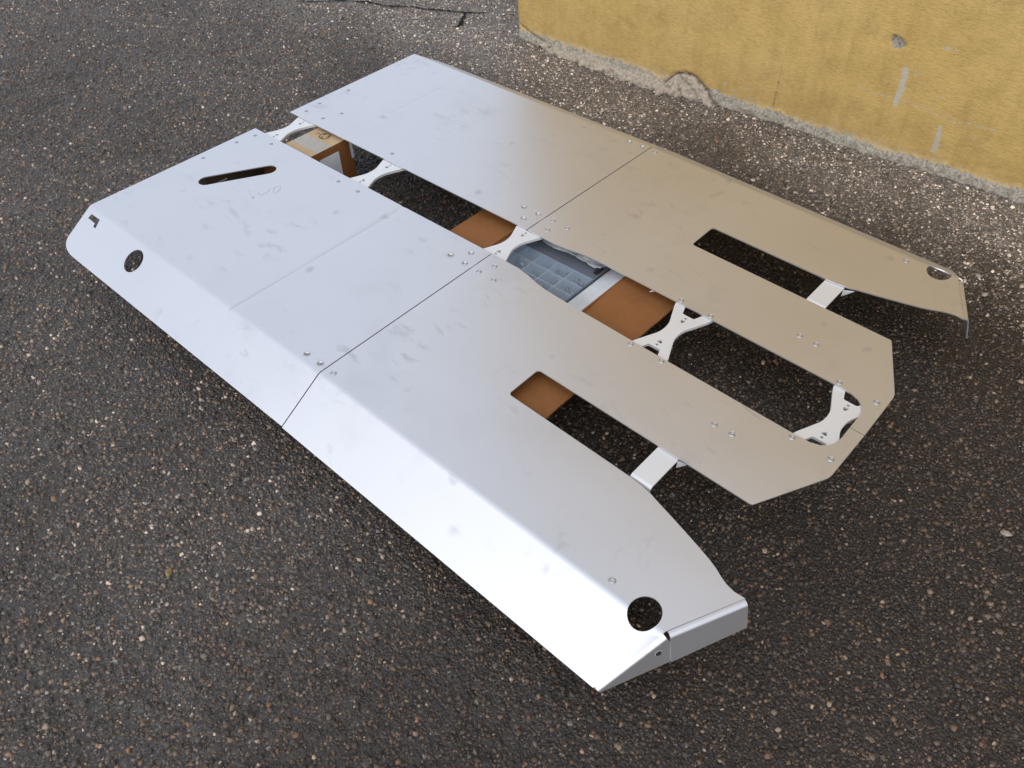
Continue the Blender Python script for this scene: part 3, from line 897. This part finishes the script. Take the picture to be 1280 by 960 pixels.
# ---- front plates
LIPA = (2.107, 0.503); LIPB = (2.037, 0.652)
LIPR = 0.010
def front_panel(side):
    s0 = SEAM + 0.0015
    d = Vector((LIPB[0] - LIPA[0], LIPB[1] - LIPA[1])).normalized()
    inn = Vector((-d.y, d.x)) * LIPR          # towards the rear
    A = (LIPA[0] + inn.x, LIPA[1] + inn.y - 0.002); Bp = (LIPB[0] + inn.x, LIPB[1] + inn.y)
    if inn.x > 0:
        A = (LIPA[0] - inn.x, LIPA[1] - inn.y - 0.002); Bp = (LIPB[0] - inn.x, LIPB[1] - inn.y)
    outer = [(s0 - 0.004, 0.070), (1.165, 0.070), (1.20, 0.0745), (1.235, 0.0825), (1.275, 0.0885), (1.34, 0.0905), (1.62, 0.0935), (1.985, 0.0945)]
    outer += [(2.008, 0.0925), (2.027, 0.0860), (2.041, 0.0740), (2.049, 0.058), (2.051, 0.040), (2.051, 0.0008)]
    outer += [(2.084, 0.0008), (2.0825, 0.140), (2.0805, 0.152), (2.076, 0.162)]
    outer += rounded([(2.076, 0.162), (2.000, 0.3125), (1.776, 0.3125)], [0, 0.008, 0], 4)[1:-1]
    outer += rounded([(1.776, 0.3125), (1.4435, 0.3120), (1.4435, 0.4125), (1.74, 0.4155)], [0, 0.009, 0.009, 0], 4)
    outer += [(1.785, 0.4165), (1.81, 0.4185), (1.835, 0.4225), (1.865, 0.4310), (1.90, 0.4405), (1.934, 0.4500), (1.970, 0.4605), (2.005, 0.4715),
              (2.026, 0.4800), (2.043, 0.4890), (2.058, 0.4950), (2.075, 0.4985), (A[0], A[1])]
    outer += [(Bp[0], V0)]
    # front end of the folded side
    fe = LIPB[0] - 0.052 * 1.02
    outer += [(Bp[0] - 0.0025, V0 + ARC), (1.9805, dev(0.144)), (1.9772, FL + 0.0004), (s0 + 0.003, FL + 0.0015), (s0 + 0.002, YB)]
    holes = []
    # round lamp hole straddling the fold
    holes.append(circle((1.980, 0.6405), 0.0300, 32, 0.0345))
    ob = sheet("front_panel", outer, holes, panel_map(side), T, BEND_CUTS, [1.4, 1.8], side < 0, plate, [M_PANEL_FRONT])
    for (x, y) in [(1.113, 0.1055), (1.097, 0.1475), (1.149, 0.1475), (1.102, 0.632), (1.5505, 0.104), (1.637, 0.103), (1.973, 0.106), (2.0615, 0.105),
                   (1.832, 0.1845), (1.8745, 0.183), (1.898, 0.628)]:
        put("bolt", bolt_mesh(), x, side * yfar(side, y), ob, 0.0002)
    return ob
pFL = front_panel(-1); pFL["label"] = "near front plate with slotted nose and round lamp hole in its fold"
pFR = front_panel(1); pFR["label"] = "far front plate, tan with the reflection of the wall"

# ---- turned-down lips at the front of the wings
def lip(side, A, B, za0, zb0, bota, botb, fn, name, parent, bore=None, lean=0.27):
    """turned-down edge: A, B plan points of the sharp outer corner line, za0/zb0 its height offset,
    bota/botb height of the lower edge, fn normal of the sheet it is folded from"""
    A = Vector((A[0], side * A[1], zf(A[0]) + za0)); B = Vector((B[0], side * B[1], zf(B[0]) + zb0))
    e = (B - A).normalized()
    out = Vector((-e.y, e.x, 0)).normalized()
    if out.x < 0: out = -out
    fn = (fn - e * fn.dot(e)).normalized()
    ln = (out * math.cos(lean) + Vector((0, 0, 1)) * math.sin(lean))
    ln = (ln - e * ln.dot(e)).normalized()
    w = fn.cross(e)
    if w.dot(out) > 0: w = -w
    down = ln.cross(e)
    if down.z > 0: down = -down
    phi = fn.angle(ln)
    n, steps, th = 7, 30, 0.0028
    rows, rs = [], []
    for i in range(steps + 1):
        P = A.lerp(B, i / steps)
        bz = bota + (botb - bota) * i / steps
        length = (P.z - bz) / max(0.2, -down.z)
        d = LIPR * math.tan(phi / 2)
        if d > length * 0.6: d = length * 0.6
        rr = d / math.tan(phi / 2)
        c = P + w * d - fn * rr
        row = [(P + w * (LIPR + 0.0002) - fn * 0.00005, fn)]
        for k in range(n + 1):
            nn = fn.slerp(ln, k / n) if k else fn.copy()
            row.append((c + nn * rr, nn))
        row.append((P + down * length, ln))
        rows.append(row)
    m = n + 3
    verts, norms, faces = [], [], []
    for row in rows:
        for p, q in row: verts.append(p); norms.append(q)
    nb = len(verts)
    for row in rows:
        for p, q in row: verts.append(p - q * th); norms.append(-q)
    for i in range(steps):
        for k in range(m - 1):
            a, b = i * m + k, i * m + k + 1
            faces.append((a, b, b + m, a + m))
            faces.append((nb + a, nb + b, nb + b + m, nb + a + m))
    def strip(idx):
        for a, b in zip(idx[:-1], idx[1:]):
            k0 = len(verts)
            pa, pb, qa, qb = verts[a], verts[b], verts[a + nb], verts[b + nb]
            nr = (pb - pa).cross(qa - pa)
            if nr.length < 1e-12: continue
            nr.normalize()
            for q in (pa, qa, qb, pb): verts.append(q); norms.append(nr)
            faces.append((k0, k0 + 1, k0 + 2, k0 + 3))
    strip([i * m + m - 1 for i in range(steps + 1)])
    strip(list(range(m)))
    strip([steps * m + k for k in range(m)])
    faces = wind(verts, norms, faces)
    me = bpy.data.meshes.new(name)
    me.from_pydata([tuple(v) for v in verts], [], faces)
    me.polygons.foreach_set('use_smooth', [True] * len(faces))
    me.update()
    me.normals_split_custom_set_from_vertices([tuple(v) for v in norms])
    ob = link_mesh(name, me, parent, [M_PANEL_FRONT])
    if bore:
        t, dn, r = bore
        c = A.lerp(B, t) + down * dn
        # drilled hole: a bored ring set into the lip, its inner shade painted as a flat black disc
        V, F = [], []
        k = 20
        for rad, dep in ((r * 1.12, 0.0004), (r, 0.0006), (r, -0.012)):
            for i in range(k):
                t2 = 2 * math.pi * i / k
                V.append(c + e * (rad * math.cos(t2)) + down * (rad * math.sin(t2)) + ln * dep)
        for j in range(2):
            for i in range(k): F.append((j * k + i, j * k + (i + 1) % k, (j + 1) * k + (i + 1) % k, (j + 1) * k + i))
        link_mesh("drilled_hole", pydata("drilled_hole", V, F), ob, [M_BRACKET])
        V2 = V[k:2 * k]; 
        link_mesh("hole_shade_disc", pydata("hole_shade_disc", [v for v in V2], [tuple(range(k))]), ob, [M_INK])
    return ob
for side, par in ((-1, pFL), (1, pFR)):
    zA, zB = zf(LIPA[0]), zf(LIPB[0])
    top_n = Vector((-FOLD, 0, 1)).normalized()
    side_n = Vector((-FOLD, side * math.sin(ANG), math.cos(ANG))).normalized()
    yb = yfar(side, LIPB[1])
    lip(side, LIPA, (LIPB[0] + 0.0026, yb - 0.0055), 0, 0, zA - 0.058, zB - 0.0640, top_n, "front_lip", par)
    lip(side, (LIPB[0] - 0.0008, yb + 0.002), (LIPB[0] - 0.0500, yb + 0.1278), -0.0013, -0.1278 * math.tan(ANG), zB - 0.0645, zB - 0.0805, side_n, "side_lip", par, (0.19, 0.021, 0.0062))

# ---- cross brackets
def cross_bracket(cx, label=None):
    half = [(0.0535, 0.135), (0.0535, 0.098), (0.0440, 0.070), (0.0225, 0.012), (0.0215, 0.0)]
    # outline, front (+x) side then rear side
    o = [(0.0210, 0.0), (0.0222, 0.014), (0.0260, 0.024)]
    front = [(0.0190, -0.012), (0.0190, 0.012), (0.0235, 0.024), (0.0480, 0.080), (0.0550, 0.105), (0.0550, 0.150)]
    rear = [(-x, y) for x, y in front]
    outer = [(0.055, -0.150), (0.055, -0.105), (0.048, -0.082), (0.0235, -0.026), (0.0205, -0.014), (0.0195, 0.0), (0.0205, 0.014), (0.0235, 0.026), (0.048, 0.082), (0.055, 0.105), (0.055, 0.150),
             (-0.055, 0.150), (-0.055, 0.105), (-0.048, 0.082), (-0.0235, 0.026), (-0.0205, 0.014), (-0.0195, 0.0), (-0.0205, -0.014), (-0.0235, -0.026), (-0.048, -0.082), (-0.055, -0.105), (-0.055, -0.150)]
    holes = []
    for s in (-1, 1):
        holes.append(rounded([(-0.016, s * 0.0700), (0.016, s * 0.0700), (0.027, s * 0.100), (0.030, s * 0.125), (-0.030, s * 0.125), (-0.027, s * 0.100)], 0.005, 3))
        holes.append(rounded([(-0.0082, s * 0.0515), (0.0082, s * 0.0515), (0.0, s * 0.0385)], 0.0022, 3))
        holes.append(circle((0.0, s * 0.0600), 0.0036, 14))
    outer = [(cx + a, b) for a, b in outer]
    holes = [[(cx + a, b) for a, b in h] for h in holes]
    def mp(u, v):
        sl = FOLD if u > SEAM else 0.0
        return (u, v, zf(u) - T - 0.0012), Vector((-sl, 0, 1)).normalized()
    return sheet("cross_bracket", outer, holes, mp, 0.0075, (), (SEAM,) if abs(cx - SEAM) < 0.05 else (), False, plate, [M_BRACKET])
for cx in (0.0865, 0.519, 1.0745, 1.5945, 2.0185):
    cross_bracket(cx)

# ---- strap brackets across the slots (same part, not mirrored)
def strap(y0):
    x0, x1 = 1.7765, 1.8275
    prof = [(y0 + 0.128, 0.0)]
    prof += [(y0 + 0.012, 0.0)]
    for i in range(1, 9):
        a = math.pi / 2 * i / 8
        prof.append((y0 + 0.012 - 0.012 * math.sin(a), -0.012 + 0.012 * math.cos(a)))
    prof += [(y0, -0.020), (y0 - 0.004, -0.0225), (y0 - 0.045, -0.0225)]
    pts = [Vector((0, a, b)) for a, b in prof]
    th = 0.003
    verts, norms, faces = [], [], []
    nn = []
    for i in range(len(pts)):
        d = (pts[min(i + 1, len(pts) - 1)] - pts[max(i - 1, 0)]).normalized()
        nn.append(Vector((0, d.z, -d.y)))
    n = len(pts)
    for off in (0, th):
        for x in (x0, x1):
            for p, q in zip(pts, nn):
                verts.append((x, p.y - q.y * off, zf(x) - T - 0.0015 + p.z - q.z * off))
    for i in range(n - 1):
        faces.append((i, i + 1, n + i + 1, n + i))
        faces.append((2 * n + i, 3 * n + i, 3 * n + i + 1, 2 * n + i + 1))
        faces.append((i, 2 * n + i, 2 * n + i + 1, i + 1))
        faces.append((n + i, n + i + 1, 3 * n + i + 1, 3 * n + i))
    faces.append((0, n, 3 * n, 2 * n)); faces.append((n - 1, 3 * n - 1, 4 * n - 1, 2 * n - 1))
    me = pydata("strap_bracket", verts, faces)
    bm = bmesh.new(); bm.from_mesh(me); bmesh.ops.recalc_face_normals(bm, faces=bm.faces[:]); bm.to_mesh(me); bm.free()
    ob = link_mesh("strap_bracket", me, plate, [M_BRACKET])
    # little turned-down gusset at the far end
    z = zf(x1) - T - 0.004
    yy = y0 + 0.098
    gv = [(x1 + 0.001, yy - 0.003, z), (x1 + 0.024, yy + 0.010, z), (x1 + 0.001, yy - 0.004, z - 0.018), (x1 + 0.001, yy + 0.001, z), (x1 + 0.024, yy + 0.014, z), (x1 + 0.001, yy, z - 0.018)]
    gm = pydata("gusset", gv, [(0, 2, 1), (3, 4, 5), (0, 1, 4, 3), (1, 2, 5, 4), (2, 0, 3, 5)])
    link_mesh("gusset", gm, ob, [M_BRACKET])
    return ob
strap(-0.412); strap(0.316)

# ------------------------------------------------------------------ boxes carrying the plates
def box_mesh(name, x0, x1, y0, y1, z0, z1, bev=0.002):
    bm = bmesh.new()
    bmesh.ops.create_cube(bm, size=1.0)
    for v in bm.verts:
        v.co = Vector(((x0 + x1) / 2 + v.co.x * (x1 - x0), (y0 + y1) / 2 + v.co.y * (y1 - y0), (z0 + z1) / 2 + v.co.z * (z1 - z0)))
    if bev: bmesh.ops.bevel(bm, geom=bm.edges[:], offset=bev, segments=2, affect='EDGES')
    me = bpy.data.meshes.new(name); bm.to_mesh(me); bm.free()
    return me
def quad_sheet(name, pts, th=0.004, n=6, wob=0.0, seed=0.0):
    """thin solid sheet over four corners with slight waviness"""
    a, b, c, d = [Vector(p) for p in pts]
    nrm = (b - a).cross(d - a).normalized()
    V, F = [], []
    for lay in (0, 1):
        for i in range(n + 1):
            for j in range(n + 1):
                p = a.lerp(b, i / n).lerp(d.lerp(c, i / n), j / n)
                p = p + nrm * (wob * mnoise.noise(p * 9 + Vector((seed, 0, 0)))) - nrm * th * lay
                V.append(p)
    m = (n + 1) ** 2
    for i in range(n):
        for j in range(n):
            q = i * (n + 1) + j
            F.append((q, q + n + 1, q + n + 2, q + 1)); F.append((m + q, m + q + 1, m + q + n + 2, m + q + n + 1))
    def rim(ids):
        for p, q in zip(ids[:-1], ids[1:]): F.append((p, q, q + m, p + m))
    rim([j for j in range(n + 1)]); rim([n * (n + 1) + j for j in range(n + 1)][::-1])
    rim([i * (n + 1) for i in range(n + 1)][::-1]); rim([i * (n + 1) + n for i in range(n + 1)])
    me = pydata(name, V, F)
    bm = bmesh.new(); bm.from_mesh(me); bmesh.ops.recalc_face_normals(bm, faces=bm.faces[:]); bm.to_mesh(me); bm.free()
    return me

BXT = H - T - 0.010 - 0.0022
bx = empty("shipping_box", (0.205, 0.0, 0))
tag(bx, "closed brown cardboard box with white address label under the rear gap of the plates", "cardboard box")
def under(parent, ob):
    ob.parent = parent
    ob.matrix_parent_inverse = Matrix.Translation(-Vector(parent.location))
    return ob
body = under(bx, link_mesh("box_body", box_mesh("box_body", 0.137, 0.268, -0.155, 0.108, 0.008, BXT - 0.0015), None, [M_CARD]))
for (ya, yb) in ((-0.155, 0.108),):
    under(bx, link_mesh("top_flap", box_mesh("top_flap", 0.1365, 0.2685, ya, yb, BXT - 0.0014, BXT, 0.0006), None, [M_CARD_LIT]))
M_TAPE = mat_clear("packing_tape", (0.80, 0.76, 0.70), 0.16, 0.18)
under(bx, link_mesh("packing_tape", box_mesh("packing_tape", 0.139, 0.2695, -0.030, 0.030, BXT + 0.0003, BXT + 0.0008, 0), None, [M_TAPE]))
lab = under(bx, link_mesh("address_label", box_mesh("address_label", 0.2683, 0.2690, -0.024, 0.052, 0.075, 0.158, 0), None, [M_PAPER]))
def ink_quads(name, quads, x, parent):
    V, F = [], []
    for (y0, z0, y1, z1) in quads:
        k = len(V); V += [(x, y0, z0), (x, y1, z0), (x, y1, z1), (x, y0, z1)]; F.append((k, k + 1, k + 2, k + 3))
    return link_mesh(name, pydata(name, V, F), None, [M_INK])
q = []
for r in range(6):
    y = -0.020
    while y < 0.010:
        w = random.uniform(0.003, 0.009)
        q.append((y, 0.146 - r * 0.008, min(y + w, 0.012), 0.1485 - r * 0.008)); y += w + 0.002
for i in range(9): q.append((0.018 + i * 0.0035, 0.150, 0.0195 + i * 0.0035 + random.uniform(0, 0.001), 0.155))
for i in range(3): q.append((0.016 + 0.012 * i, 0.085, 0.0166 + 0.012 * i, 0.145))
under(lab, ink_quads("label_print", q, 0.2696, lab)).matrix_parent_inverse = lab.matrix_world.inverted() if False else Matrix.Translation(-Vector(bx.location))
# printed ring symbol with three bent arrows on the lid
def ring_symbol(cx, cy, r):
    V, F = [], []
    def arc(c, r0, r1, a0, a1, n=24):
        for i in range(n):
            a, b = a0 + (a1 - a0) * i / n, a0 + (a1 - a0) * (i + 1) / n
            k = len(V)
            for rr, t in ((r0, a), (r1, a), (r1, b), (r0, b)):
                V.append((c[0] + rr * math.cos(t), c[1] + rr * math.sin(t), BXT + 0.0011))
            F.append((k, k + 1, k + 2, k + 3))
    arc((cx, cy), r * 0.88, r, 0, 2 * math.pi, 40)
    for i in range(3):
        t = 2 * math.pi * i / 3 + 0.5
        arc((cx + 0.42 * r * math.cos(t), cy + 0.42 * r * math.sin(t)), 0.20 * r, 0.32 * r, t - 2.0, t + 1.4, 12)
    arc((cx - 0.026, cy + 0.016), 0.008, 0.0095, 0.5, 3.6, 12)
    arc((cx - 0.030, cy - 0.004), 0.004, 0.0055, 0.0, 4.5, 12)
    return pydata("printed_symbol", V, F)
under(bx, link_mesh("printed_symbol", ring_symbol(0.200, 0.057, 0.019), None, [M_INK]))
under(bx, link_mesh("tape_strip", box_mesh("tape_strip", 0.2690, 0.2698, 0.098, 0.108, 0.112, 0.172, 0), None, [M_PAPER]))

# a second carton close under the rear edge, its shaded side seen through the slot
def at_empty(e, ob):
    ob.parent = e; ob.matrix_parent_inverse = Matrix.Translation(-Vector(e.location)); return ob
cb = empty("cardboard_box", (0.055, -0.2, 0))
tag(cb, "brown cardboard box in shade under the near rear plate, seen through its slanted slot", "cardboard box")
at_empty(cb, link_mesh("box_body", box_mesh("box_body", 0.010, 0.100, -0.331, -0.06, 0.004, H - 0.006, 0.002), None, [M_CARD_DULL]))
at_empty(cb, link_mesh("tape_strip", box_mesh("tape_strip", 0.1003, 0.1010, -0.306, -0.266, 0.142, 0.147, 0), None, [M_PAPER]))

# open carton carrying the front plates
oc = empty("open_carton", (1.2, -0.1, 0))
tag(oc, "open brown cardboard carton with spread flaps under the middle of the plates", "cardboard box")
X0, X1, Y0, Y1, ZR = 1.015, 1.376, -0.47, 0.30, 0.164
tcard = 0.005
at_empty(oc, link_mesh("carton_base", box_mesh("carton_base", X0, X1, Y0, Y1, 0.006, 0.012, 0), None, [M_CARD]))
for nm, a in (("carton_wall", (X0, X0 + tcard, Y0, Y1)), ("carton_wall", (X1 - tcard, X1, Y0, Y1)), ("carton_wall", (X0 + tcard, X1 - tcard, Y0, Y0 + tcard)), ("carton_wall", (X0 + tcard, X1 - tcard, Y1 - tcard, Y1))):
    at_empty(oc, link_mesh(nm, box_mesh(nm, a[0], a[1], a[2], a[3], 0.012, ZR, 0.0008), None, [M_CARD]))
at_empty(oc, link_mesh("flap", quad_sheet("flap", [(X1 + 0.0005, Y0, ZR - 0.003), (X1 + 0.158, Y0 - 0.004, ZR - 0.010), (X1 + 0.156, Y1, ZR - 0.012), (X1 + 0.0005, Y1, ZR - 0.003)], 0.005, 18, 0.009, 3.0), None, [M_CARD]))
at_empty(oc, link_mesh("flap", quad_sheet("flap", [(X0 - 0.150, Y0 + 0.01, ZR - 0.004), (X0, Y0, ZR + 0.006), (X0, Y1, ZR + 0.006), (X0 - 0.150, Y1, ZR - 0.004)], 0.005, 10, 0.003, 8.0), None, [M_CARD]))
at_empty(oc, link_mesh("inner_flap", quad_sheet("inner_flap", [(X1 - 0.062, -0.30, ZR - 0.016), (X1 - 0.006, -0.30, ZR - 0.001), (X1 - 0.006, 0.22, ZR - 0.001), (X1 - 0.062, 0.22, ZR - 0.016)], 0.002, 4, 0.002, 5.0), None, [M_LINER]))
at_empty(oc, link_mesh("white_tab", pydata("white_tab", [(1.462, 0.098, ZR + 0.004), (1.478, 0.118, ZR + 0.004), (1.478, 0.112, ZR + 0.022), (1.460, 0.099, ZR + 0.004), (1.476, 0.119, ZR + 0.004), (1.476, 0.113, ZR + 0.022)],
                                             [(0, 1, 2), (3, 5, 4), (0, 3, 4, 1), (1, 4, 5, 2), (2, 5, 3, 0)]), None, [M_PAPER]))

# clear organiser case lying in the carton
og = empty("organiser_case", (1.17, 0.02, 0.10))
tag(og, "clear plastic organiser case with small compartments inside the open carton", "organiser case")
OX0, OX1, OY0, OY1, OZ0, OZ1 = 1.022, 1.306, -0.14, 0.17, 0.100, 0.150
at_empty(og, link_mesh("tray", box_mesh("tray", OX0, OX1, OY0, OY1, OZ0, OZ0 + 0.003, 0.001), None, [M_FROST]))
for a in ((OX0, OX0 + 0.003, OY0, OY1), (OX1 - 0.003, OX1, OY0, OY1), (OX0 + 0.003, OX1 - 0.003, OY0, OY0 + 0.003), (OX0 + 0.003, OX1 - 0.003, OY1 - 0.003, OY1)):
    at_empty(og, link_mesh("case_side", box_mesh("case_side", a[0], a[1], a[2], a[3], OZ0 + 0.003, OZ1 - 0.003, 0), None, [M_FROST]))
M_DIV = mat_clear("divider_plastic", (0.78, 0.84, 0.88), 0.75, 0.2)
for x in (1.0755, 1.130, 1.186, 1.241):
    at_empty(og, link_mesh("divider", box_mesh("divider", x - 0.0013, x + 0.0013, OY0 + 0.003, 0.068, OZ0 + 0.003, OZ1 - 0.0035, 0), None, [M_DIV]))
for y in (-0.100, -0.060, -0.020, 0.023, 0.068):
    at_empty(og, link_mesh("divider", box_mesh("divider", OX0 + 0.003, OX1 - 0.003, y - 0.0013, y + 0.0013, OZ0 + 0.003, OZ1 - 0.0040, 0), None, [M_DIV]))
at_empty(og, link_mesh("lid", box_mesh("lid", OX0 - 0.001, OX1 + 0.001, OY0 - 0.001, OY1 + 0.001, OZ1 - 0.003, OZ1, 0.0012), None, [M_CLEAR]))
at_empty(og, link_mesh("latch", box_mesh("latch", 1.290, 1.303, 0.084, 0.116, OZ1, OZ1 + 0.007, 0.002), None, [M_INK]))
# bagged screws and washers in the compartments
def heap(x, y, n, mat, name):
    bm = bmesh.new()
    for i in range(n):
        px, py = x + random.uniform(-0.018, 0.018), y + random.uniform(-0.014, 0.014)
        m = Matrix.Translation((px, py, OZ0 + 0.010 + random.uniform(0, 0.024))) @ Matrix.Rotation(random.uniform(0, 6.28), 4, 'Z') @ Matrix.Rotation(random.uniform(0.9, 1.8), 4, 'Y')
        bmesh.ops.create_cone(bm, cap_ends=True, segments=7, radius1=0.0022, radius2=0.0020, depth=random.uniform(0.008, 0.020), matrix=m)
        bmesh.ops.create_cone(bm, cap_ends=True, segments=7, radius1=0.0055, radius2=0.0048, depth=0.0035, matrix=m @ Matrix.Translation((0, 0, 0.007)))
    me = bpy.data.meshes.new(name); bm.to_mesh(me); bm.free()
    return link_mesh(name, me, None, [mat])
M_SCREW = mat_plain("zinc_screws", (0.30, 0.42, 0.45), 0.35, 0.5, 0.5, 80, 0.4)
i = 0
for (x, y) in [(1.158, 0.045), (1.213, 0.0), (1.213, 0.045), (1.158, 0.0), (1.268, 0.0), (1.268, -0.042), (1.213, -0.042), (1.268, 0.045), (1.103, 0.0), (1.158, -0.042)]:
    o = at_empty(og, heap(x, y, 11, M_SCREW, "screw_heap")); o["kind"] = "stuff"

# crumpled clear bag tucked beside the case
def bag():
    bm = bmesh.new()
    bmesh.ops.create_grid(bm, x_segments=26, y_segments=10, size=0.5)
    for v in bm.verts:
        x, y = v.co.x * 0.20, v.co.y * 0.060
        n = mnoise.multi_fractal(Vector((x * 26, y * 26, 1.3)), 1.0, 2.0, 3)
        v.co = Vector((1.205 + x, 0.125 + y, OZ1 + 0.005 + 0.010 * abs(n)))
    r = bmesh.ops.extrude_face_region(bm, geom=bm.faces[:])
    for e in r['geom']:
        if isinstance(e, bmesh.types.BMVert): e.co.z -= 0.002
    bmesh.ops.recalc_face_normals(bm, faces=bm.faces[:])
    me = bpy.data.meshes.new("plastic_bag"); bm.to_mesh(me); bm.free()
    return link_mesh("plastic_bag", me, None, [M_FOIL])
tag(bag(), "crumpled shiny plastic bag on top of the clear organiser case", "plastic bag")
